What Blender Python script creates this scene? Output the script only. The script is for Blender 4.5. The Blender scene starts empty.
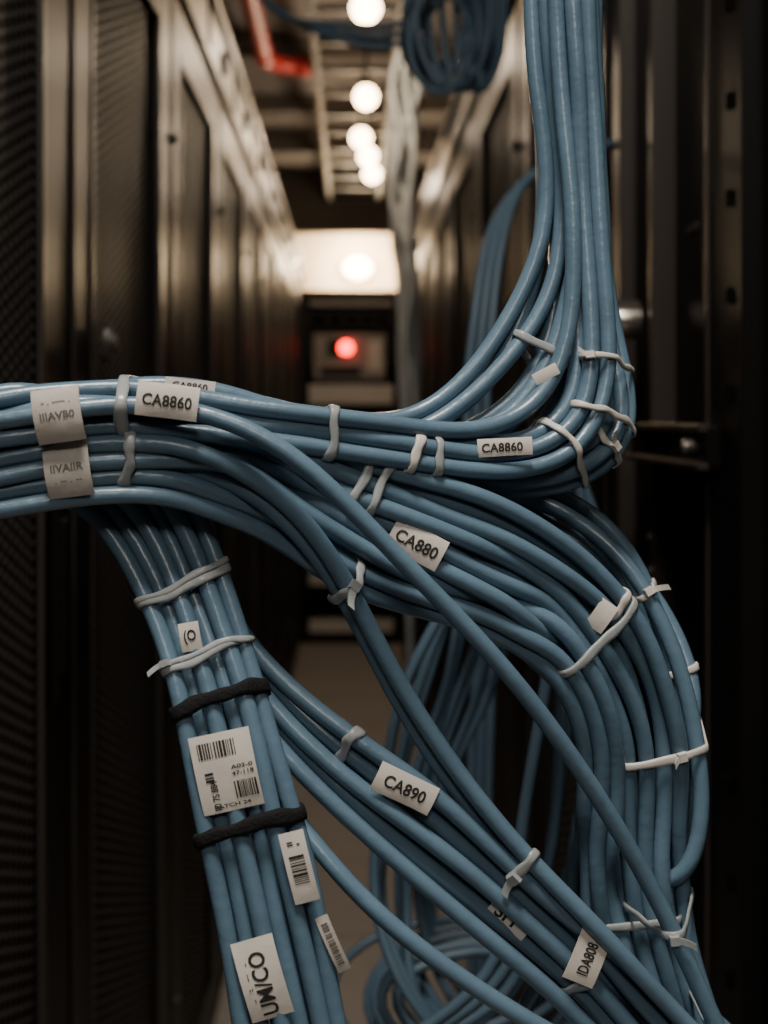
import bpy, math, random
import numpy as np
from mathutils import Vector, kdtree
random.seed(7); rng=np.random.default_rng(7)

F=1400.0; VX=352.0; VY=416.0; CH=1.3      # survey constants: focal, vanishing point, eye height
R=0.0031
def at(u,v,d): return np.array([(u-VX)*d/F, d, CH+(VY-v)*d/F])
def proj(P):
    return np.stack([VX+P[:,0]*F/P[:,1], VY-(P[:,2]-CH)*F/P[:,1]],1)

# ------------------------------------------------------------------ materials
def newmat(name):
    m=bpy.data.materials.new(name); m.use_nodes=True
    nt=m.node_tree; b=nt.nodes['Principled BSDF']; return m,nt,b
def N(nt,t,**k):
    n=nt.nodes.new(t)
    for a,v in k.items(): setattr(n,a,v)
    return n
def simple(name,col,rough=.5,metal=0,noise=0,nscale=20,bump=0,bscale=200,spec=.5,trans=0,coat=0):
    m,nt,b=newmat(name)
    b.inputs['Base Color'].default_value=(*col,1)
    b.inputs['Roughness'].default_value=rough; b.inputs['Metallic'].default_value=metal
    b.inputs['Specular IOR Level'].default_value=spec
    b.inputs['Transmission Weight'].default_value=trans
    b.inputs['Coat Weight'].default_value=coat
    tc=N(nt,'ShaderNodeTexCoord')
    if noise:
        n=N(nt,'ShaderNodeTexNoise'); n.inputs['Scale'].default_value=nscale; n.inputs['Detail'].default_value=6
        nt.links.new(tc.outputs['Object'],n.inputs['Vector'])
        mx=N(nt,'ShaderNodeMix',data_type='RGBA')
        mx.inputs[6].default_value=(*[c*(1-noise) for c in col],1)
        mx.inputs[7].default_value=(*[min(1,c*(1+noise)) for c in col],1)
        nt.links.new(n.outputs['Fac'],mx.inputs[0]); nt.links.new(mx.outputs[2],b.inputs['Base Color'])
    if bump:
        n2=N(nt,'ShaderNodeTexNoise'); n2.inputs['Scale'].default_value=bscale; n2.inputs['Detail'].default_value=4
        nt.links.new(tc.outputs['Object'],n2.inputs['Vector'])
        bp=N(nt,'ShaderNodeBump'); bp.inputs['Strength'].default_value=bump; bp.inputs['Distance'].default_value=.001
        nt.links.new(n2.outputs['Fac'],bp.inputs['Height']); nt.links.new(bp.outputs[0],b.inputs['Normal'])
    return m
def emis(name,col,s):
    m,nt,b=newmat(name)
    b.inputs['Base Color'].default_value=(*col,1)
    b.inputs['Emission Color'].default_value=(*col,1); b.inputs['Emission Strength'].default_value=s
    return m
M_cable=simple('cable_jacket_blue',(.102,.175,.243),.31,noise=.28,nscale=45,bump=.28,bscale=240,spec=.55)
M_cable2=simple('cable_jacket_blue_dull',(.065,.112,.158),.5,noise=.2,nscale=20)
M_pale=simple('cable_jacket_pale',(.58,.62,.64),.5,noise=.3,nscale=10)
M_tie=simple('zip_tie_nylon_clear',(.46,.49,.50),.32,trans=.35,bump=.3,bscale=300)
M_tiew=simple('zip_tie_nylon_white',(.62,.59,.54),.4,bump=.3,bscale=300)
M_velcro=simple('velcro_black',(.006,.006,.007),.8,bump=.5,bscale=900,spec=.25)
M_paper=simple('label_paper',(.68,.635,.575),.55,noise=.14,nscale=70,bump=.3,bscale=160)
M_paperg=simple('label_paper_beige',(.46,.42,.38),.5,noise=.18,nscale=70,bump=.35,bscale=160)
M_ink=simple('label_ink',(.02,.019,.018),.6)
M_inkg=simple('label_ink_grey',(.13,.12,.11),.6)
M_rack=simple('rack_powdercoat_black',(.0065,.0058,.0052),.40,noise=.25,nscale=6,bump=.10,bscale=500,spec=.12)
M_post=simple('rack_post_black',(.005,.0046,.0043),.40,noise=.25,nscale=6,spec=.15)
M_rackl=simple('rack_frame_brown_grey',(.045,.038,.033),.34,metal=.3,noise=.2,nscale=5,spec=.4)
M_beam=simple('containment_rail_metal',(.20,.175,.155),.42,metal=.3,noise=.2,nscale=4)
M_dark=simple('rack_interior',(.002,.002,.002),.8,spec=.1)
M_steel=simple('steel_hardware',(.45,.40,.35),.28,metal=.9,noise=.15,nscale=60)
M_panel=simple('server_panel_grey',(.24,.215,.195),.45,noise=.2,nscale=15)
M_panell=simple('server_panel_light',(.62,.57,.52),.45,noise=.1,nscale=15)
M_ceil=simple('ceiling_concrete',(.19,.168,.152),.85,noise=.25,nscale=3,bump=.3,bscale=60)
M_wall=simple('wall_plaster_cream',(.70,.58,.45),.8,noise=.08,nscale=4)
M_wallb=simple('wall_dark_paint',(.10,.083,.07),.8,noise=.15,nscale=4)
M_red=simple('sprinkler_pipe_red',(.34,.016,.012),.5,noise=.1,nscale=10)
M_bulb=emis('lamp_bulb_warm',(1,.70,.40),26)
M_bulb2=emis('wall_lamp_warm',(1,.74,.45),22)
M_led=emis('status_led_red',(1,.02,.01),12)
# perforated door
def perf():
    m,nt,b=newmat('perforated_steel_door')
    L=nt.links.new
    tc=N(nt,'ShaderNodeTexCoord'); sp=N(nt,'ShaderNodeSeparateXYZ'); L(tc.outputs['Object'],sp.inputs[0])
    def M(op,a,bv=None,c=None):
        n=N(nt,'ShaderNodeMath',operation=op)
        for i,x in enumerate((a,bv,c)):
            if x is None: continue
            if isinstance(x,(int,float)): n.inputs[i].default_value=x
            else: L(x,n.inputs[i])
        return n.outputs[0]
    p=.0135
    y=M('DIVIDE',sp.outputs['Y'],p*1.732*1.7); z=M('DIVIDE',sp.outputs['Z'],p)
    def cell(off):
        a=M('MULTIPLY',M('SUBTRACT',M('FRACT',M('ADD',y,off+100)),.5),1.732)
        c=M('SUBTRACT',M('FRACT',M('ADD',z,off+100)),.5)
        return M('SQRT',M('ADD',M('MULTIPLY',a,a),M('MULTIPLY',c,c)))
    d=M('MINIMUM',cell(0),cell(.5))
    mr=N(nt,'ShaderNodeMapRange'); mr.inputs[1].default_value=.37; mr.inputs[2].default_value=.42; L(d,mr.inputs[0])
    mx=N(nt,'ShaderNodeMix',data_type='RGBA'); mx.inputs[6].default_value=(.0003,.0003,.0003,1); mx.inputs[7].default_value=(.20,.18,.165,1)
    L(mr.outputs[0],mx.inputs[0]); L(mx.outputs[2],b.inputs['Base Color'])
    ms=M('MULTIPLY',mr.outputs[0],.12); L(ms,b.inputs['Specular IOR Level'])
    b.inputs['Roughness'].default_value=.5
    return m
M_perf=perf()
def floor_mat():
    m,nt,b=newmat('raised_floor_tiles'); L=nt.links.new
    tc=N(nt,'ShaderNodeTexCoord'); br=N(nt,'ShaderNodeTexBrick')
    br.offset=0; br.inputs['Scale'].default_value=1; br.inputs['Brick Width'].default_value=.6; br.inputs['Row Height'].default_value=.6
    br.inputs['Mortar Size'].default_value=.004
    br.inputs['Color1'].default_value=(.50,.475,.45,1); br.inputs['Color2'].default_value=(.47,.445,.42,1); br.inputs['Mortar'].default_value=(.15,.135,.12,1)
    mp=N(nt,'ShaderNodeMapping'); mp.inputs['Location'].default_value=(.3,.1,0)
    L(tc.outputs['Object'],mp.inputs[0]); L(mp.outputs[0],br.inputs[0])
    n=N(nt,'ShaderNodeTexNoise'); n.inputs['Scale'].default_value=40; L(tc.outputs['Object'],n.inputs[0])
    mx=N(nt,'ShaderNodeMix',data_type='RGBA',blend_type='MULTIPLY'); mx.inputs[0].default_value=.25
    L(br.outputs[0],mx.inputs[6]); L(n.outputs['Color'],mx.inputs[7]); L(mx.outputs[2],b.inputs['Base Color'])
    b.inputs['Roughness'].default_value=.45
    return m
M_floor=floor_mat()

# ------------------------------------------------------------------ mesh builder
class MB:
    def __init__(s): s.v=[];s.f=[];s.m=[];s.sm=[]
    def add(s,V,Fc,mat=0,smooth=False):
        o=len(s.v); s.v+= [tuple(map(float,p)) for p in V]
        for f in Fc: s.f.append([o+i for i in f]); s.m.append(mat); s.sm.append(smooth)
    def box(s,x0,x1,y0,y1,z0,z1,mat=0):
        V=[(x,y,z) for x in(x0,x1) for y in(y0,y1) for z in(z0,z1)]
        s.add(V,[(0,1,3,2),(4,6,7,5),(0,4,5,1),(2,3,7,6),(0,2,6,4),(1,5,7,3)],mat)
    def cyl(s,c,axis,r,l,mat=0,seg=20,r2=None,sc=(1,1)):
        c=Vector(c);a=Vector(axis).normalized();u=a.orthogonal().normalized()
        if abs(a.x)>.9: u=Vector((0,1,0))
        w=a.cross(u); r2=r if r2 is None else r2; V=[];Fc=[]
        for k,(rr,h) in enumerate(((r,-l/2),(r2,l/2))):
            for i in range(seg):
                t=2*math.pi*i/seg; V.append(c+a*h+u*(rr*sc[0]*math.cos(t))+w*(rr*sc[1]*math.sin(t)))
        side=[(i,(i+1)%seg,seg+(i+1)%seg,seg+i) for i in range(seg)]
        o=len(s.v); s.add(V,side,mat,True)
        s.f.append([o+i for i in reversed(range(seg))]);s.m.append(mat);s.sm.append(False)
        s.f.append([o+seg+i for i in range(seg)]);s.m.append(mat);s.sm.append(False)
    def sphere(s,c,r,mat=0,n=16,sq=(1,1,1)):
        V=[];Fc=[];h=n//2
        for j in range(1,h):
            p=math.pi*j/h
            for i in range(n):
                t=2*math.pi*i/n; V.append((c[0]+sq[0]*r*math.sin(p)*math.cos(t),c[1]+sq[1]*r*math.sin(p)*math.sin(t),c[2]+sq[2]*r*math.cos(p)))
        V.append((c[0],c[1],c[2]+r*sq[2]));V.append((c[0],c[1],c[2]-r*sq[2]));T=len(V)-2
        for j in range(h-2):
            for i in range(n): Fc.append((j*n+i,(j+1)*n+i,(j+1)*n+(i+1)%n,j*n+(i+1)%n))
        for i in range(n): Fc.append((T,i,(i+1)%n)); Fc.append((T+1,(h-2)*n+(i+1)%n,(h-2)*n+i))
        s.add(V,Fc,mat,True)
    def tube(s,P,r,mat=0,seg=12):
        P=np.asarray(P,float);n=len(P);T=np.gradient(P,axis=0);T/=np.linalg.norm(T,axis=1)[:,None]+1e-12
        u=np.cross(T[0],[0.3,1,.2]);u/=np.linalg.norm(u);V=[]
        ang=np.linspace(0,2*np.pi,seg,endpoint=False);ca=np.cos(ang)[:,None];sa=np.sin(ang)[:,None]
        for i in range(n):
            u=u-T[i]*np.dot(u,T[i]);u/=np.linalg.norm(u);w=np.cross(T[i],u)
            V.extend(P[i]+r*(ca*u+sa*w))
        Fc=[(i*seg+j,i*seg+(j+1)%seg,(i+1)*seg+(j+1)%seg,(i+1)*seg+j) for i in range(n-1) for j in range(seg)]
        s.add(V,Fc,mat,True)
        o=len(s.v)-n*seg
        s.f.append([o+j for j in reversed(range(seg))]);s.m.append(mat);s.sm.append(False)
        s.f.append([o+(n-1)*seg+j for j in range(seg)]);s.m.append(mat);s.sm.append(False)
    def obj(s,name,mats,bevel=0,parent=None):
        me=bpy.data.meshes.new(name);me.from_pydata(s.v,[],s.f);me.update()
        for m in mats: me.materials.append(m)
        me.polygons.foreach_set('material_index',s.m);me.polygons.foreach_set('use_smooth',s.sm)
        o=bpy.data.objects.new(name,me);bpy.context.scene.collection.objects.link(o)
        if bevel:
            b=o.modifiers.new('bevel','BEVEL');b.width=bevel;b.segments=2;b.limit_method='ANGLE'
        if parent: o.parent=parent
        return o
def empty(name):
    o=bpy.data.objects.new(name,None);bpy.context.scene.collection.objects.link(o);return o

# ------------------------------------------------------------------ room shell
def shell(name,*b,mat=None):
    m=MB();m.box(*b);return m.obj(name,[mat])
XL,XR=-.29,.275
shell('floor',-2.2,2.2,-2.5,9.3,-.1,0,mat=M_floor)
shell('ceiling',-2.2,2.2,-2.5,9.3,2.82,2.92,mat=M_ceil)
shell('wall_back',-2.2,2.2,9.15,9.3,0,2.82,mat=M_wall)
shell('wall_front',-2.2,2.2,-2.5,-2.4,0,2.82,mat=M_wallb)
shell('wall_left',-2.2,-2.1,-2.4,9.15,0,2.82,mat=M_wallb)
shell('wall_right',2.1,2.2,-2.4,9.15,0,2.82,mat=M_wallb)
m=MB();m.box(-2.1,2.1,8.75,8.95,2.46,2.82);m.box(-2.1,2.1,8.72,8.75,2.44,2.50);m.obj('trim_1',[M_wallb],.004)
# ceiling cross beams
for i,y in enumerate((3.6,4.6,5.6,6.6,7.6)):
    m=MB();m.box(-2.1,2.1,y,y+.10,2.74,2.82);m.box(-2.1,2.1,y-.02,y+.12,2.73,2.745);m.obj('trim_%d'%(i+2),[M_wallb],.003)

# ------------------------------------------------------------------ racks
def rack(sign,y0,y1,z1=2.0):
    """cabinet whose perforated door faces the aisle"""
    m=MB(); X=XL if sign<0 else XR; s=sign
    def bx(a,b,*r,mat=0):
        x0,x1=sorted((X+s*a,X+s*b)); m.box(x0,x1,*r,mat)
    g=.004; y0+=g;y1-=g
    bx(.035,.95,y0,y1,.04,z1)                       # body
    bx(.03,.9,y0+.02,y1-.02,0.0,.05,mat=2)          # plinth
    f=.115
    bx(0,.034,y0,y0+f,.05,z1-.01); bx(0,.034,y1-f,y1,.05,z1-.01)   # door stiles
    bx(0,.034,y0+f,y1-f,z1-.10,z1-.01); bx(0,.034,y0+f,y1-f,.05,.14)
    bx(.010,.034,y0+f,y1-f,.14,z1-.10,mat=1)        # perforated panel
    bx(-.002,.004,y1-f-.012,y1-f,.12,z1-.09,mat=3); bx(-.002,.004,y0+f,y0+f+.010,.12,z1-.09,mat=3)  # lighter strips: bevel highlights of the stile edges put into the colour
    bx(-.003,.0,y0+.006,y0+.012,.06,z1-.02,mat=3)
    # cam lock + swing handle
    yc=y1-.62*f if s<0 else y0+.6*f
    bx(-.006,0,yc-.012,yc+.012,1.02,1.24,mat=0)
    bx(-.012,-.006,yc-.007,yc+.007,1.05,1.20,mat=0)
    for zz in (.35,1.75): m.cyl((X-s*.004,y0+.03,zz),(1,0,0),.008,.012,3)
    return m.obj('server_rack',[M_rack,M_perf,M_dark,M_rackl,M_steel],.0025)
yl=[-1.0,-.2,.60,1.44,2.24,3.04,3.84,4.64,5.44,6.24,7.04,7.80]
for a,b in zip(yl[:-1],yl[1:]): rack(-1,a,b)
yr=[1.50,2.30,3.10,3.90,4.70,5.50,6.30,7.10,7.80]
for a,b in zip(yr[:-1],yr[1:]): rack(1,a,b)
rack(1,-1.0,-.2); rack(1,-.2,.60)
# oval latch on near-left stile
m=MB();m.cyl((XL-.002+.006,1.63,1.385),(1,0,0),.016,.012,0,28,sc=(.8,1.45));m.cyl((XL+.012,1.63,1.385),(1,0,0),.010,.008,0,24,sc=(.8,1.3))
m.obj('door_latch',[M_rackl],.001)
# containment rails above racks
m=MB()
m.box(XL-.05,XL+.01,-1,7.8,2.005,2.03);m.box(XL-.05,XL+.0,-1,7.8,2.03,2.15);m.box(XL-.05,XL+.012,-1,7.8,2.15,2.175)
for k in range(11):
    y=1.9+.62*k; m.cyl((XL+.003,y,2.09),(1,0,0),.030,.012,1,24,sc=(1.6,.9)); m.box(XL,XL+.005,y+.30,y+.312,2.03,2.15,1)
m.obj('containment_rail',[M_beam,M_dark],.002)
m=MB()
m.box(XR-.01,XR+.05,-1,7.8,2.005,2.03);m.box(XR,XR+.05,-1,7.8,2.03,2.12);m.box(XR-.012,XR+.05,-1,7.8,2.12,2.14)
m.obj('containment_rail',[M_rackl,M_dark],.002)

# open-frame rack on the near right
m=MB()
m.box(XR,XR+.9,.60,.935,0,2.0,0)
m.box(XR-.012,XR+.05,.945,.957,0,2.0,0)
m.box(XR-.004,XR+.05,.957,1.062,0,2.0,0)
m.box(XR+.022,XR+.06,1.062,1.29,0,2.0,0)
m.box(XR-.006,XR+.05,1.062,1.070,0,2.0,3)  # lighter strips from here on imitate highlights along the post edges
m.box(XR-.0,XR+.06,1.285,1.300,0,2.0,3)
m.box(XR+.012,XR+.06,1.30,1.42,0,2.0,0)
m.box(XR-.004,XR+.06,1.42,1.455,0,2.0,3)
m.box(XR+.06,XR+.9,.935,1.49,0,2.0,2)
for k in range(27):                                # mounting slots on the front face
    z=.12+k*.07
    m.box(XR+.0195,XR+.0225,1.118,1.132,z,z+(.030 if k%3 else .018),2)
    m.box(XR-.0062,XR-.0038,1.000,1.008,z,z+.012,2)
for k in range(9):
    z=.2+k*.21; m.box(XR+.0195,XR+.0225,1.20,1.235,z,z+.006,3)
# cross bracket with screws
m.box(XR-.014,XR+.03,1.03,1.31,1.262,1.292,0)
m.box(XR-.020,XR-.012,1.03,1.31,1.288,1.294,3)
m.box(XR-.020,XR-.012,1.03,1.31,1.260,1.265,3)
m.cyl((XR-.018,1.055,1.277),(1,0,0),.0060,.012,3,20);m.sphere((XR-.024,1.055,1.277),.005,4,12,(.6,1,1))
m.cyl((XR-.015,1.16,1.277),(1,0,0),.006,.004,2,16);m.cyl((XR-.015,1.24,1.277),(1,0,0),.006,.004,2,16)
for z in (1.19,1.16): m.cyl((XR-.004,1.27,z),(1,0,0),.003,.006,3,12)
m.obj('open_frame_rack',[M_post,M_perf,M_dark,M_rackl,M_steel],.0018)
m=MB();m.cyl((XR-.018,1.33,1.391),(1,0,0),.017,.028,0,28,sc=(1.3,1.0),r2=.019);m.sphere((XR-.032,1.33,1.391),.0155,0,20,(.55,1.3,1))
m.obj('cam_lock',[M_steel],.001)

# end-of-row cabinet
cab=empty('network_cabinet')
m=MB();y=8.0
m.box(-.30,-.25,y,y+.9,0,2.02);m.box(.24,.285,y,y+.9,0,2.02);m.box(-.25,.24,y,y+.9,1.97,2.02);m.box(-.25,.24,y,y+.9,0,.05)
m.box(-.25,.24,y+.5,y+.9,.05,1.97,1)
m.obj('frame',[M_rack,M_dark],.004,cab)
m=MB()
rows=[(1.93,1.965,2),(1.80,1.90,0),(1.60,1.78,0),(1.37,1.48,3),(1.22,1.35,0),(1.00,1.18,0),(.80,.97,0),(.62,.76,0),(.33,.40,3),(.20,.30,0),(.06,.13,3)]
for a,b,c in rows:
    m.box(-.245,.235,y+.02,y+.48,a,b,c)
    if c==0:
        for q in range(5): m.box(-.22+q*.09,-.15+q*.09,y+.012,y+.02,a+.02,b-.02,1)
m.box(-.22,.19,y+.008,y+.02,1.51,1.77,2); m.box(-.14,-.02,y+.0,y+.01,1.64,1.74,0); m.box(-.18,.05,y+.0,y+.01,1.53,1.58,0); m.box(.09,.17,y,y+.01,1.56,1.73,3)
m.obj('rack_units',[M_rack,M_dark,M_panel,M_panell],.003,cab)
m=MB();m.sphere((-.034,y-.01,1.69),.040,0,16,(1,.5,1));m.obj('status_light',[M_led],0,cab)

# ------------------------------------------------------------------ lamps
HL=1.20
def lamp(x,y,z,power):
    e=empty('ceiling_lamp')
    m=MB();m.cyl((x,y,(z+.065+2.82)/2),(0,0,1),.006,2.82-z-.065,0);m.cyl((x,y,z+.055),(0,0,1),.028,.03,0,r2=.016)
    m.obj('housing',[M_rack],0,e)
    m=MB();m.sphere((x,y,z),.043,0,24);m.obj('bulb',[M_bulb],0,e)
    if power:
        l=bpy.data.lights.new('bulb_light','POINT');l.energy=power;l.color=(1,.78,.55);l.shadow_soft_size=.05
        o=bpy.data.objects.new('bulb_light',l);o.location=(x,y,z-.13);o.parent=e;bpy.context.scene.collection.objects.link(o)
for (u,v,p) in ((366,8,8),(366,97,8),(361,138,0),(368,156,9),(372,174,0)):
    d=HL*F/(VY-v); lamp((u-VX)*d/F,d,CH+HL,p)
e=empty('wall_lamp');m=MB();m.box(-.03,.10,9.11,9.15,2.21,2.31);m.obj('backplate',[M_wall],.004,e)
m=MB();m.sphere((.037,9.07,2.26),.075,0,20,(1.3,.6,1));m.obj('globe',[M_bulb2],0,e)
l=bpy.data.lights.new('globe_light','POINT');l.energy=62;l.color=(1,.76,.48);l.shadow_soft_size=.10
o=bpy.data.objects.new('globe_light',l);o.location=(.037,8.88,2.28);o.parent=e;bpy.context.scene.collection.objects.link(o)
def soft_light(x,y,z,sx,sy,power,col,rot=(0,0,0)):  # unseen area light in a housing, added to light the cables
    e=empty('added_soft_light')
    m=MB();m.box(x-sx/2-.03,x+sx/2+.03,y-sy/2-.03,y+sy/2+.03,z+.012,z+.06);ob=m.obj('housing',[M_rackl],.003,e)
    l=bpy.data.lights.new('panel','AREA');l.shape='RECTANGLE';l.size=sx;l.size_y=sy;l.energy=power;l.color=col
    o=bpy.data.objects.new('panel',l);o.location=(x,y,z);o.rotation_euler=rot;o.parent=e;bpy.context.scene.collection.objects.link(o)
soft_light(-.08,-.02,2.70,.24,.5,42,(1,.92,.82))  # added key above the cables
soft_light(0,-1.5,2.60,.5,.7,22,(1,.92,.82),(math.radians(40),0,0))  # added front fill behind the camera

# overhead ladder + sprinkler pipe
m=MB()
for x in (-.135,.16): m.box(x-.012,x+.012,-1.5,8.7,2.62,2.67)
for k in range(22): m.box(-.135,.16,.2+k*.4,.2+k*.4+.03,2.63,2.65)
for k in range(5):
    for x in (-.135,.16): m.cyl((x,1.0+k*1.8,2.74),(0,0,1),.006,.16,0,10)
m.obj('overhead_cable_ladder',[M_post],.002)
m=MB()
P=[(-.335,y,2.67) for y in np.linspace(-2,5.35,12)]
for t in np.linspace(0,math.pi/2,8)[1:]: P.append((-.335+.13*(1-math.cos(t)),5.35+.13*math.sin(t),2.67))
P+=[(-.17,5.48,2.67),(-.15,5.48,2.67)]
m.tube(P,.034,0,16);m.cyl((-.335,5.31,2.67),(0,1,0),.040,.05,0);m.cyl((-.185,5.48,2.67),(1,0,0),.040,.05,0)
for yy in (.5,2.4,4.3): m.cyl((-.335,yy,2.75),(0,0,1),.006,.12,1,8);m.cyl((-.335,yy,2.67),(0,1,0),.038,.03,1)
m.obj('sprinkler_pipe',[M_red,M_rackl],0)

# ------------------------------------------------------------------ cables
cables=[]
def cr(P,step):
    P=np.asarray(P,float);P=np.vstack([2*P[0]-P[1],P,2*P[-1]-P[-2]]);out=[]
    for i in range(1,len(P)-2):
        p0,p1,p2,p3=P[i-1:i+3]
        t0=0;t1=t0+max(1e-6,np.linalg.norm(p1-p0))**.5;t2=t1+max(1e-6,np.linalg.norm(p2-p1))**.5;t3=t2+max(1e-6,np.linalg.norm(p3-p2))**.5
        n=max(2,int(np.linalg.norm(p2-p1)/step));t=np.linspace(t1,t2,n,endpoint=False)[:,None]
        A1=(t1-t)/(t1-t0)*p0+(t-t0)/(t1-t0)*p1;A2=(t2-t)/(t2-t1)*p1+(t-t1)/(t2-t1)*p2;A3=(t3-t)/(t3-t2)*p2+(t-t2)/(t3-t2)*p3
        B1=(t2-t)/(t2-t0)*A1+(t-t0)/(t2-t0)*A2;B2=(t3-t)/(t3-t1)*A2+(t-t1)/(t3-t1)*A3
        out.append((t2-t)/(t2-t1)*B1+(t-t1)/(t2-t1)*B2)
    out.append(P[-2][None]);return np.vstack(out)
def smooth(P,k=2):
    for _ in range(k):
        Q=P.copy();Q[1:-1]=(P[:-2]+2*P[1:-1]+P[2:])/4;P=Q
    return P
def cable(group,pts,r=R,wob=.0009,step=.0035,relax=True):
    P=cr([at(*p) for p in pts],step)
    L=np.arange(len(P))*step
    for a in range(3):
        ph=rng.uniform(0,6.28);wl=rng.uniform(.09,.17);P[:,a]+=wob*np.sin(L*6.28/wl+ph)
    P=smooth(P,16)
    cables.append(dict(g=group,P=P,r=r,relax=relax))
def ribbon(group,A,B,D,n,layers=2,lk=.75,order=None,mix=0,**k):
    for i in range(n):
        t0=i/(n-1) if n>1 else .5
        lay=order[i] if order else i%layers
        ph=rng.uniform(0,6.28);wl=rng.uniform(4,8);pts=[]
        for q,(a,b,d) in enumerate(zip(A,B,D)):
            t=min(1,max(0,t0+mix*math.sin(ph+q*6.28/wl)))
            pts.append((a[0]*(1-t)+b[0]*t,a[1]*(1-t)+b[1]*t,d+lay*2*R*lk))
        cable(group,pts,**k)

# H: top-of-arch cables that run right and turn up into the riser
ribbon('H',[(-430,446),(-180,431),(-20,414),(60,400),(130,395),(215,407),(330,424),(430,433),(510,428),(555,398),(572,330),(572,230),(565,100),(556,-30),(552,-400),(552,-1500)],
           [(-430,470),(-180,458),(-20,434),(60,424),(130,417),(215,430),(330,446),(430,464),(520,478),(590,460),(610,395),(602,290),(592,140),(588,-30),(584,-400),(584,-1500)],
           [.45,.455,.46,.465,.47,.475,.48,.49,.50,.505,.51,.515,.52,.52,.52,.52],5,2,mix=.18)
# H2: back row of the horizontal run, turning round at the bracket
ribbon('H',[(-430,450),(-20,424),(130,414),(215,416),(330,432),(430,455),(520,462),(590,450),(622,418),(600,360),(586,280),(580,150),(572,-30),(570,-400),(570,-1500)],
           [(-430,470),(-20,440),(130,430),(215,436),(330,452),(430,482),(510,493),(585,482),(634,437),(615,360),(602,270),(595,150),(590,-30),(590,-400),(590,-1500)],
           [.475,.475,.48,.485,.495,.50,.507,.51,.522,.532,.535,.535,.535,.535,.535],4,2)
# V: riser cables that sweep down-left and merge behind the run
ribbon('V',[(535,-1500),(532,-400),(532,-30),(540,90),(548,170),(540,250),(507,325),(450,400),(390,428),(300,424),(215,410),(130,406),(-20,422),(-430,455)],
           [(566,-1500),(562,-400),(562,-30),(570,100),(585,210),(582,300),(556,385),(502,435),(420,462),(310,442),(215,426),(130,420),(-20,434),(-430,470)],
           [.53,.53,.53,.53,.53,.528,.522,.515,.51,.50,.495,.49,.49,.49],6,2,mix=.18)
ribbon('V',[(540,-1500),(535,-30),(545,120),(556,220),(556,300),(535,380),(490,440),(440,470),(380,475),(300,440),(215,424),(-20,430),(-430,460)],
           [(580,-1500),(580,-30),(588,120),(600,230),(602,330),(596,400),(566,455),(500,480),(420,478),(300,450),(215,432),(-20,440),(-430,470)],
           [.545]*6+[.535,.53,.52,.51,.505,.50,.50],4,2,mix=.2)
# A: middle bundle falling to the right
ribbon('A',[(-430,470),(-20,434),(60,422),(130,415),(215,426),(290,438),(350,457),(430,482),(520,512),(590,555),(640,612),(672,690),(682,770),(672,850),(690,950),(725,1070),(760,1500)],
           [(-430,500),(-20,454),(60,444),(130,438),(215,452),(290,488),(350,530),(430,578),(500,604),(556,636),(592,690),(605,760),(600,840),(612,930),(640,1010),(668,1090),(700,1500)],
           [.465,.47,.475,.478,.48,.485,.487,.49,.497,.505,.512,.518,.522,.525,.525,.525,.53],9,2,lk=.8,mix=.11,wob=.0014)
ribbon('A',[(-430,470),(-20,436),(130,420),(215,430),(290,448),(350,470),(430,495),(520,530),(590,575),(630,632),(655,700),(665,780),(655,850),(672,950),(700,1070),(740,1500)],
           [(-430,500),(-20,450),(130,436),(215,448),(290,480),(350,515),(430,560),(500,590),(556,625),(600,690),(618,760),(615,840),(625,930),(640,1010),(668,1090),(700,1500)],
           [.49,.49,.495,.50,.502,.505,.507,.512,.52,.527,.533,.537,.54,.54,.54,.545],5,2,mix=.2)
# the long loose cable crossing in front
cable('A3',[(-430,430,.44),(-20,426,.455),(60,410,.46),(130,403,.462),(205,410,.462),(270,435,.46),(325,479,.46),(380,538,.462),(432,592,.465),(500,664,.47),(560,738,.475),(620,832,.485),(668,920,.49),(705,1000,.49),(740,1090,.49),(800,1500,.5)],wob=.0003)
# L: lower left arch group
ribbon('L',[(-430,500),(-20,468),(60,452),(130,444),(200,452),(265,480),(310,521),(345,578),(395,680),(462,780),(530,860),(600,935),(680,1020),(740,1090),(860,1500)],
           [(-430,515),(-20,480),(60,464),(130,454),(200,464),(258,492),(304,534),(341,588),(388,684),(452,786),(520,870),(592,945),(665,1030),(720,1090),(850,1500)],
           [.45,.46,.463,.466,.468,.47,.472,.474,.478,.48,.48,.482,.485,.485,.49],2,2,lk=.9,wob=.0003)
ribbon('L2',[(-430,520),(-20,482),(60,466),(130,458),(200,464),(270,493),(330,530),(400,568),(470,596),(540,622),(588,676),(612,750),(600,840),(608,930),(640,1030),(670,1100),(700,1500)],
            [(-430,570),(-20,508),(60,492),(130,482),(200,488),(262,522),(310,566),(345,590),(440,606),(530,634),(578,690),(600,760),(596,840),(600,930),(630,1030),(660,1100),(700,1500)],
            [.455,.462,.465,.468,.472,.478,.483,.487,.495,.50,.505,.512,.52,.525,.525,.525,.53],5,2)
# B: bundle dropping on the left
BA=[(-430,560),(-30,512),(50,478),(95,500),(126,552),(152,610),(182,700),(208,840),(246,1050),(330,1500)]
BB=[(-430,490),(-30,460),(90,440),(172,462),(205,535),(231,612),(262,700),(298,835),(344,1050),(440,1500)]
ribbon('B',BA,BB,[.485,.485,.487,.487,.484,.478,.47,.465,.46,.46],6,2,lk=.5)
ribbon('B',[(a[0]+9,a[1]) for a in BA],[(a[0]-8,a[1]) for a in BB],[.505,.505,.505,.503,.499,.492,.483,.477,.472,.472],4,2,lk=.5)
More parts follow.
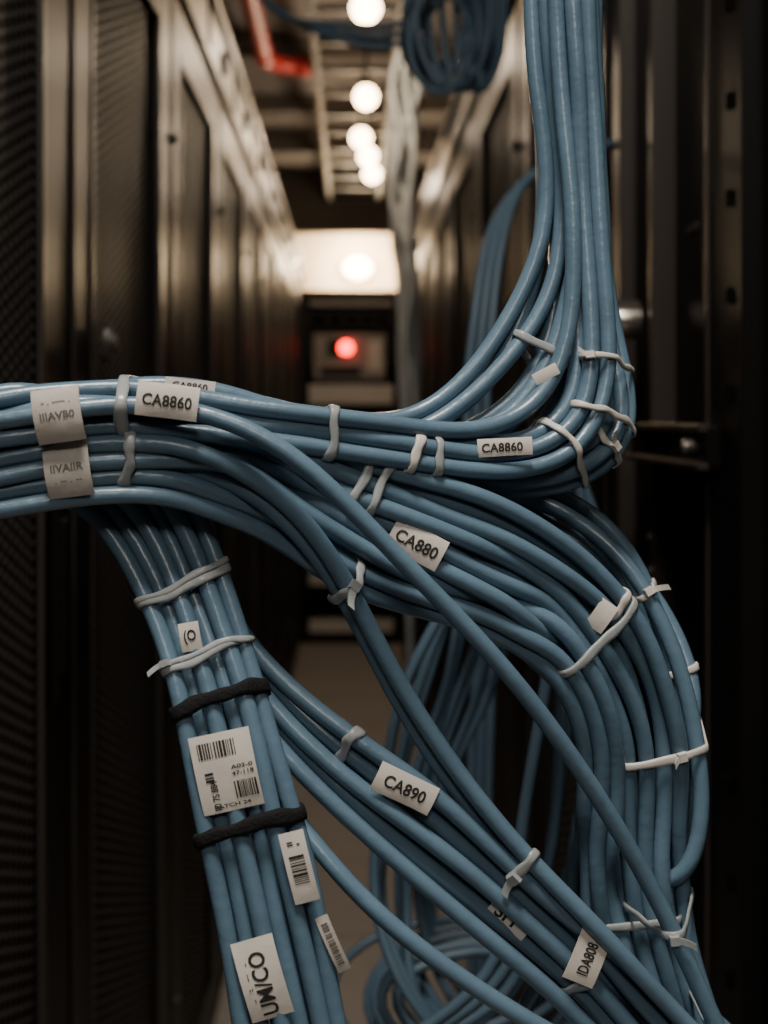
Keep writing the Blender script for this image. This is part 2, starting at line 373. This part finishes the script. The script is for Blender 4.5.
# C: diagonal bundle from B to lower right
CA=[(120,440),(200,560),(246,645),(298,694),(350,738),(430,792),(510,862),(590,932),(668,1010),(730,1090),(900,1500)]
CB=[(80,470),(170,600),(236,690),(282,752),(335,806),(398,862),(465,918),(535,974),(600,1040),(640,1100),(780,1500)]
CD=[.51,.507,.495,.487,.483,.482,.482,.485,.488,.49,.49]
ribbon('C',CA,CB,CD,5,2,lk=.6)
ribbon('C',[(a[0]+2,a[1]+8) for a in CA],[(a[0]+3,a[1]-8) for a in CB],[d+.010 for d in CD],4,2,lk=.5)
cable('D',[(200,560,.52),(262,775,.50),(303,832,.485),(350,888,.48),(408,942,.48),(470,985,.48),(545,1032,.48),(640,1080,.48),(900,1500,.48)])
# G: outer coil on the right
cable('G',[(470,480,.56),(540,500,.548),(598,532,.54),(642,580,.532),(676,655,.526),(697,740,.523),(707,815,.522),(700,868,.522),(680,897,.523),(650,897,.528),(622,870,.536),(600,820,.55),(590,740,.56),(560,640,.575)])
ribbon('G',[(440,470),(510,485),(575,503),(630,548),(664,605),(690,690),(696,775),(682,850),(652,920),(640,1000),(650,1100),(660,1500)],
           [(430,500),(490,520),(545,530),(590,565),(622,630),(640,710),(640,785),(622,850),(600,920),(590,1000),(600,1100),(610,1500)],
           [.57,.56,.552,.55,.55,.55,.55,.55,.55,.55,.55,.55],6,2,mix=.25,wob=.0016)
# loose bottom-right cables
ribbon('G',[(600,640),(640,740),(640,820),(615,890),(600,960),(640,1060),(700,1200)],[(560,640),(590,740),(580,820),(590,900),(640,960),(700,1030),(760,1200)],[.575,.57,.565,.56,.555,.55,.55],3,3)
cable('G',[(500,560,.60),(560,640,.585),(602,720,.575),(590,820,.57),(566,900,.57),(600,970,.56),(690,1000,.55),(800,1100,.55)])
cable('G',[(590,520,.57),(660,600,.56),(694,670,.552),(690,740,.545),(650,810,.54),(606,870,.545),(598,930,.55),(660,990,.55),(740,1060,.55)])
cable('G',[(560,560,.59),(640,640,.58),(672,720,.57),(610,820,.56),(586,900,.56),(560,960,.57),(520,1010,.58),(500,1100,.58)])

# relaxation: push overlapping cables apart
idx=[c for c in cables if c['relax']]
for it in range(30):
    tot=sum(len(c['P']) for c in idx);kd=kdtree.KDTree(tot);own=[];k=0
    allP=np.vstack([c['P'] for c in idx])
    for ci,c in enumerate(idx):
        own+= [ci]*len(c['P'])
    for i,p in enumerate(allP): kd.insert(p,i)
    kd.balance();disp=np.zeros_like(allP)
    for i,p in enumerate(allP):
        if p[2]>1.75 or p[2]<.9: continue
        for co,j,dist in kd.find_range(p,2*R*.97):
            if own[j]==own[i]: continue
            v=p-allP[j]
            if dist<.0012: v=v+np.array([0,(.002 if own[i]>own[j] else -.002),0])
            v=v*np.array([.8,1.15,.8])
            v=v/(np.linalg.norm(v)+1e-9); disp[i]+=v*(2*R*.97-dist)*.30
    k=0
    for c in idx:
        n=len(c['P']);dd=disp[k:k+n]
        mag=np.linalg.norm(dd,axis=1,keepdims=True);dd=dd*np.minimum(1,.0025/(mag+1e-9))
        c['P']=c['P']+smooth(dd,10);k+=n
        c['P']=smooth(c['P'],1 if it<22 else 0)

def build_cables(groups,name,mat,seg=14):
    m=MB()
    for c in cables:
        if c['g'] in groups: m.tube(c['P'],c['r'],0,seg)
    return m.obj(name,[mat])
for g in ('H','V','A','A3','L','L2','B','C','D','G'): build_cables([g],'network_cable_bundle',M_cable)

# cables further back
def bg(name,paths,r,mat,step=.012):
    m=MB()
    for p in paths: m.tube(smooth(cr([at(*q) for q in p],step),4),r,0,10)
    return m.obj(name,[mat])
P=[]
for k in range(9):
    j=rng.uniform(-12,12,12);d=.86+.03*k; x0=430+k*9
    P.append([(x0+60+j[0],470,d),(x0+15+j[1],590,d),(x0-15+j[2],680,d),(388+6*k+j[3],790,d+.02),(384+7*k+j[4],900,d+.02),(400+9*k+j[5],1000,d),(470+10*k+j[6],1080,d),(560,1300,d)])
for k in range(7):
    j=rng.uniform(-14,14,12);d=.74+.03*k; x0=540+k*13
    P.append([(x0-40+j[0],460,d),(x0+j[1],600,d),(x0+5+j[2],720,d),(x0-8+j[3],840,d),(x0-25+j[4],930,d),(x0-70+j[5],1010,d),(x0-140,1040,d),(x0-260,1180,d)])
for k in range(6):
    j=rng.uniform(-12,12,12);d=.9+.03*k; cx=480+rng.uniform(-20,20);cy=1000
    P.append([(cx+(90+8*k)*math.cos(t)+j[int(t)%12],cy+(52+6*k)*math.sin(t),d+.01*t) for t in np.linspace(2.2,8.0,12)])
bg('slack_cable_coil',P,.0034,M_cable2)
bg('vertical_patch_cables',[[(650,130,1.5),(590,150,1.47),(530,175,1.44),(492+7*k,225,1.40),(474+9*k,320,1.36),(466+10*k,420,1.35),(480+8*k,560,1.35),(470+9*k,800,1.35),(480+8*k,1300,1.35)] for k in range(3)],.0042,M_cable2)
P=[]
for k in range(7):
    a=rng.uniform(0,6.28);rx=rng.uniform(28,44);ry=rng.uniform(48,75);cx=444+rng.uniform(-8,10);cy=28+rng.uniform(-14,14);d=1.9+.03*k
    P.append([(cx+rx*math.cos(t+a),cy+ry*math.sin(t+a),d+.012*t) for t in np.linspace(0,6.5,14)])
for k in range(6): P.append([(452+8*k,-520,1.75+.04*k),(430+10*k,-260,1.8+.04*k),(420+12*k,-100,1.9),(415+14*k,30,2.0),(440+8*k,92,2.0),(470+6*k,60,2.05),(480+5*k,-60,2.1),(480,-380,2.1)])
for k in range(3): P.append([(200,-60-20*k,1.9),(270+5*k,5+5*k,2.0),(340,40-8*k,2.05),(400,45-10*k,2.05),(440,0,2.0)])
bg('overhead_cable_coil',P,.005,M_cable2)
P=[]
for k in range(30):
    j=rng.uniform(-1,1,14);d=4.45+.012*k
    P.append([(418+8*j[0],22,d),(410+16*j[1],60,d),(404+19*j[2],100,d),(402+16*j[3],140,d),(400+15*j[4],180,d),(404+15*j[5],220,d),(406+12*j[6],265,d),(408+10*j[7],320,d),(410+9*j[8],400,d),(408+8*j[9],520,d),(410,640,d),(410,820,d)])
bg('hanging_cable_bundle',P,.009,M_pale,.04)

# ------------------------------------------------------------------ ties (hull of the cables they hold)
def hull2(pts):
    pts=sorted(map(tuple,pts))
    def half(p):
        h=[]
        for q in p:
            while len(h)>1 and (h[-1][0]-h[-2][0])*(q[1]-h[-2][1])-(h[-1][1]-h[-2][1])*(q[0]-h[-2][0])<=0: h.pop()
            h.append(q)
        return h
    a=half(pts);b=half(pts[::-1]);return np.array(a[:-1]+b[:-1])
def pick(px,py,Rp,groups):
    out=[]
    for c in cables:
        if c['g'] not in groups: continue
        q=proj(c['P']);d=np.hypot(q[:,0]-px,q[:,1]-py);i=int(d.argmin())
        if d[i]<Rp: out.append((c,i,d[i]))
    return out
def tie(px,py,Rp,groups,w=.0032,mat=None,name='zip_tie',head=True,tail=.010,thick=.0009,skew=0,clear=.0002,maxdepth=None):
    s=pick(px,py,Rp,groups)
    if not s: print('no cable for tie',px,py);return
    if maxdepth: 
        f=min(c['P'][i][1] for c,i,_ in s); s=[t for t in s if t[0]['P'][t[1]][1]<f+maxdepth]
    ref=None;T=np.zeros(3);C=np.zeros(3)
    for c,i,_ in s:
        P=c['P'];a=P[min(i+3,len(P)-1)]-P[max(i-3,0)];a/=np.linalg.norm(a)
        if ref is None: ref=a
        if a@ref<0:a=-a
        T+=a;C+=P[i]
    T/=np.linalg.norm(T);C/=len(s)
    e1=np.cross(T,[0,1,0]);e1/=np.linalg.norm(e1);T=T+skew*e1;T/=np.linalg.norm(T);e1=np.cross(T,[0,1,0]);e1/=np.linalg.norm(e1);e2=np.cross(e1,T)
    if e2[1]>0:e2=-e2      # e2 toward the aisle side
    pts=[]
    for c,i,_ in s:
        P=c['P'];near=np.linalg.norm(P-C,axis=1)<.06;dd=np.abs((P-C)@T)+(~near)*9;j=int(dd.argmin());q=P[j]-C
        for t in np.linspace(0,6.283,14)[:-1]:
            pts.append((q@e1+(c['r']+clear)*math.cos(t),q@e2+(c['r']+clear)*math.sin(t)))
    H=hull2(pts);H=np.vstack([H,H[:1]]);L=np.r_[0,np.cumsum(np.hypot(*np.diff(H,axis=0).T))]
    n=72;t=np.linspace(0,L[-1],n,endpoint=False);Q=np.stack([np.interp(t,L,H[:,0]),np.interp(t,L,H[:,1])],1)
    Nn=np.roll(Q,-1,0)-np.roll(Q,1,0);Nn=np.stack([Nn[:,1],-Nn[:,0]],1);Nn/=np.linalg.norm(Nn,axis=1)[:,None]
    V=[];m=MB();a_=np.arange(n)/n*6.283;wob=.0009*np.sin(a_*2+px)+.0004*np.sin(a_*5+py)
    prof=((0,-.5),(thick*.75,-.46),(thick,-.2),(thick,.2),(thick*.75,.46),(0,.5));K=len(prof)
    for k_,(q,nn,wb) in enumerate(zip(Q,Nn,wob)):
        wk=w*(1+.12*math.sin(a_[k_]*3+py)+.10*math.sin(a_[k_]*9+px))
        for rr,ww in prof:
            a=q+nn*(rr+.0001);V.append(C+e1*a[0]+e2*a[1]+T*(ww*wk+wb))
    m.add(V,[(K*i+k,K*((i+1)%n)+k,K*((i+1)%n)+(k+1)%K,K*i+(k+1)%K) for i in range(n) for k in range(K)],0,True)
    if head:
        k=int((Q@np.array([.5*math.cos(px),1.0])).argmax());q=Q[k];nn=Nn[k];tg=np.array([nn[1],-nn[0]])
        def W(a,b,c): p=q+tg*a+nn*b;return C+e1*p[0]+e2*p[1]+T*c
        hw=.0019;V=[W(a*(1 if b<.001 else .8),b,c*(1 if b<.001 else .85)) for a in(-hw,hw) for b in(.0004,.0023) for c in(-w*.6,w*.6)]
        m.add(V,[(0,1,3,2),(4,6,7,5),(0,4,5,1),(2,3,7,6),(0,2,6,4),(1,5,7,3)])
        if tail:
            sg=1 if rng.uniform()>.5 else -1;V=[]
            for z in np.linspace(0,1,7):
                for c in(-w*.4,w*.4):
                    for b in(0,.0006): V.append(W(sg*tail*z,.0012+b+tail*.35*z*z,c+.002*z*z))
            Fc=[]
            for i in range(6):
                o=4*i;Fc+=[(o,o+4,o+6,o+2),(o+1,o+3,o+7,o+5),(o,o+1,o+5,o+4),(o+2,o+6,o+7,o+3)]
            Fc.append((24,26,27,25));m.add(V,Fc)
    ob=m.obj(name,[mat or M_tie],0)
    return C,e1,e2,T

tie(128,408,34,['H','A','A3','V'],.0042,head=False)
tie(126,464,24,['L','L2'],.0038,head=False)
tie(186,590,46,['B'],.0034,head=False);tie(186,584,46,['B'],.0024,head=False,skew=.05,thick=.0011)
tie(198,660,48,['B'],.0030,head=False,skew=.06);tie(203,654,48,['B'],.0022,tail=.006,skew=-.03,thick=.0011)
tie(215,700,56,['B'],.0050,M_velcro,'velcro_strap',head=False,thick=.0013)
tie(246,824,58,['B'],.0052,M_velcro,'velcro_strap',head=False,thick=.0013,skew=.04)
tie(345,582,22,['L','L2'],.0034,tail=.008)
tie(326,427,22,['H'],.0034,head=False)
tie(360,468,34,['A'],.0032,head=False); tie(379,482,46,['A'],.0034,head=False)
tie(349,746,13,['C'],.0040,head=False)
tie(572,458,40,['H'],.0026,M_tiew,head=False,skew=.25)
tie(612,455,30,['H'],.0026,M_tiew,tail=.006)
tie(600,420,30,['H'],.0026,M_tiew,head=False,skew=.3)
tie(610,368,20,['H','V'],.0024,M_tiew,tail=.004)
tie(545,362,34,['V'],.0030,M_tie,head=False)
tie(409,449,20,['H'],.0034,M_tiew,head=False)
tie(430,449,16,['H'],.0030,M_tie,head=False)
tie(590,628,46,['A','L2'],.0034,M_tie,head=False)
tie(625,590,30,['A'],.0028,M_tiew,head=False)
tie(652,588,26,['G'],.0028,M_tiew,tail=.007)
tie(677,676,16,['G'],.0028,M_tiew,head=False)
tie(652,740,44,['A','G'],.0030,M_tiew,tail=.004,skew=.1)
tie(640,905,44,['A','G','L2'],.0030,M_tie,head=False)
tie(655,893,30,['A','A3'],.0030,M_tie,tail=.007)
tie(519,862,14,['L','C'],.0036,M_tie,tail=.006)
tie(572,975,26,['C'],.0032,M_tie,head=False)
tie(656,1002,22,['A','A3','L'],.0034,M_tie,tail=.005)

# ------------------------------------------------------------------ printed labels
def text_mesh(s):
    cu=bpy.data.curves.new('t','FONT');cu.body=s;cu.align_x='CENTER';cu.align_y='CENTER';cu.offset=.020;cu.resolution_u=3
    o=bpy.data.objects.new('t',cu);bpy.context.scene.collection.objects.link(o)
    dg=bpy.context.evaluated_depsgraph_get();me=bpy.data.meshes.new_from_object(o.evaluated_get(dg))
    V=np.array([v.co[:2] for v in me.vertices]);Fc=[tuple(p.vertices) for p in me.polygons]
    bpy.data.objects.remove(o);bpy.data.curves.remove(cu);bpy.data.meshes.remove(me)
    V-= (V.max(0)+V.min(0))/2;return V,Fc
def label(px,py,w,h,groups,items,rot=0,ang=None,Rc=.016,paper=None,lift=.0003,name='cable_label'):
    """w,h in metres; rests on the front-most cables beneath it"""
    s=pick(px,py,60,groups);s.sort(key=lambda t:t[2]+t[0]['P'][t[1]][1]*400);c,i,_=s[0];P=c['P']
    T=np.array([math.cos(math.radians(ang)),0,math.sin(math.radians(ang))])
    n=np.array([0,-1.,0])
    v=np.cross(n,T)
    if v[2]<0: v=-v
    C=at(px,py,P[i][1]);off=-9
    for cc in cables:
        q=cc['P']-C;a=q@T;b=q@v;e=q@n;k=(abs(a)<w*.5)&(abs(b)<h*.5)&(abs(e)<.02)
        if k.any():
            sag=Rc-Rc*np.cos(np.clip(b[k]/Rc,-1.4,1.4));off=max(off,(e[k]+sag).max()+cc['r'])
    if off<-1: off=R
    C=at(px,py,P[i][1]-off-lift)
    rw=random.Random(int(px));ph1,ph2=rw.uniform(0,6),rw.uniform(0,6)
    def S(a,b,o=0):
        th=b/Rc;o=o+.00022*math.sin(a*260+ph1)*math.sin(b*210+ph2)
        return C+T*a+v*((Rc+o)*math.sin(th))+n*((Rc+o)*math.cos(th)-Rc)
    m=MB();nu,nv=12,14;V=[];
    for o in (0,-.00025):
        for q in range(nv+1):
            for p in range(nu+1): V.append(S((p/nu-.5)*w,(q/nv-.5)*h,o))
    K=(nu+1)*(nv+1);Fc=[]
    for q in range(nv):
        for p in range(nu):
            a=q*(nu+1)+p;Fc+=[(a,a+1,a+nu+2,a+nu+1),(K+a,K+a+nu+1,K+a+nu+2,K+a+1)]
    m.add(V,Fc,0,True);Fc=[]
    for p in range(nu):
        Fc.append((p,K+p,K+p+1,p+1));a=nv*(nu+1)+p;Fc.append((a,a+1,K+a+1,K+a))
    for q in range(nv):
        a=q*(nu+1);Fc.append((a,a+nu+1,K+a+nu+1,K+a));a+=nu;Fc.append((a,K+a,K+a+nu+1,a+nu+1))
    m.add(V,Fc,0,False)
    for it in items:
        if it[0]=='t':
            _,s_,cu,cv,tw,th=it[:6];r90=len(it)>6 and it[6]
            tv,tf=text_mesh(s_);sz=np.ptp(tv,axis=0)
            if r90: tv=np.stack([-tv[:,1],tv[:,0]],1);sz=sz[::-1]
            tv=tv/sz*np.array([tw*w,th*h]);m.add([S(cu*w+a,cv*h+b,.00022) for a,b in tv],tf,1)
        elif it[0]=='b':   # barcode
            _,cu,cv,bw,bh,nb,hor=it;x=-.5;rr=random.Random(int(px+nb))
            while x<.5:
                t=rr.choice([.4,.7,1.1])/nb*.8
                for q in range(3):
                    y0=-.5+q/3;y1=y0+1/3
                    A=[(x,y0),(x+t,y0),(x+t,y1),(x,y1)]
                    if hor:A=[(b_,a_) for a_,b_ in A]
                    m.add([S(cu*w+a*bw*w,cv*h+b*bh*h,.0002) for a,b in A],[(0,1,2,3)],1)
                x+=t+rr.choice([.4,.6,.9])/nb*.8
    return m.obj(name,[paper or M_paper,M_ink if paper is None else M_inkg])
mm=lambda px,d=.46:px*d/F
label(190,386,mm(52),mm(14),['H','A3','A'],[('t','CA8860',0,0,.7,.5)],ang=-6,Rc=.02,lift=.0003)
label(167,401,mm(62),mm(35),['H','A3','A'],[('t','CA8860',0,.0,.80,.34)],ang=-7,Rc=.016,lift=.0009)
label(417,544,mm(58,.48),mm(34,.48),['A'],[('t','CA880',0,0,.80,.38)],ang=-28,Rc=.018)
label(505,447,mm(54,.5),mm(18,.5),['H'],[('t','CA8860',-.05,0,.75,.5)],ang=3,Rc=.012)
label(405,789,mm(64,.475),mm(31,.475),['C'],[('t','CA890',0,0,.70,.42)],ang=-26,Rc=.016)
label(226,772,mm(62),mm(80),['B'],[('b',-.08,.30,.62,.20,13,False),('t','A02-0',.27,.05,.36,.05),('t','47-118',.27,-.03,.36,.05),('b',.26,-.24,.34,.22,9,False),('b',-.28,-.02,.14,.14,4,True),('t','II0 7S 884',-.24,-.27,.12,.38,True),('t','PATCH 24',.0,-.42,.6,.05)],ang=12,Rc=.08)
label(190,637,mm(21),mm(30),['B'],[('t','(O',0,0,.6,.5)],ang=10,Rc=.02)
label(299,868,mm(26,.45),mm(74,.45),['B'],[('b',0,-.02,.6,.40,10,True),('t','= -',0,.34,.5,.06)],ang=14,Rc=.06,lift=.0016)
label(262,980,mm(44,.45),mm(84,.45),['B'],[('t','UM/CO',0,-.05,.40,.78,True),('t','. : - .',-.30,.0,.08,.5,True)],ang=16,Rc=.06)
label(333,945,mm(14,.45),mm(62,.45),['B'],[('b',0,0,.5,.7,12,True)],ang=24,Rc=.04,paper=M_paperg)
label(510,918,mm(48,.475),mm(24,.475),['C'],[('t','SH',-.1,0,.5,.6)],ang=-38,Rc=.014,lift=-.0002)
label(588,958,mm(32,.48),mm(56,.48),['C'],[('t','IDA808',0,-.02,.36,.60,True)],ang=-22,Rc=.05,lift=.0012)
label(602,616,mm(20,.5),mm(32,.5),['A'],[],ang=-35,Rc=.02,lift=.001)
label(546,374,mm(26,.51),mm(12,.51),['V'],[],ang=28,Rc=.01)
# wide wraps on the left arch
label(57,415,mm(48,.455),mm(58,.455),['H','A','A3','V'],[('t','IIIAVB0',0,0,.72,.13),('t','- . ---- .',0,.22,.6,.04)],ang=9,Rc=.0165,paper=M_paperg)
label(67,470,mm(46,.455),mm(58,.455),['L','L2'],[('t','IIVAIIR',0,.05,.72,.13),('t','. -- . --',0,-.2,.6,.04)],ang=8,Rc=.018,paper=M_paperg)

# ------------------------------------------------------------------ world + camera
w=bpy.data.worlds.new('World');bpy.context.scene.world=w;w.use_nodes=True
w.node_tree.nodes['Background'].inputs[0].default_value=(.5,.45,.40,1);w.node_tree.nodes['Background'].inputs[1].default_value=.03
cam=bpy.data.cameras.new('camera');co=bpy.data.objects.new('camera',cam);bpy.context.scene.collection.objects.link(co)
co.location=(0,0,CH);co.rotation_euler=(math.pi/2,0,0)
cam.sensor_width=36;cam.lens=F/1024*36;cam.shift_x=(384-VX)/1024;cam.shift_y=-(512-VY)/1024
cam.clip_start=.02;cam.dof.use_dof=True;cam.dof.focus_distance=.50;cam.dof.aperture_fstop=11
bpy.context.scene.camera=co
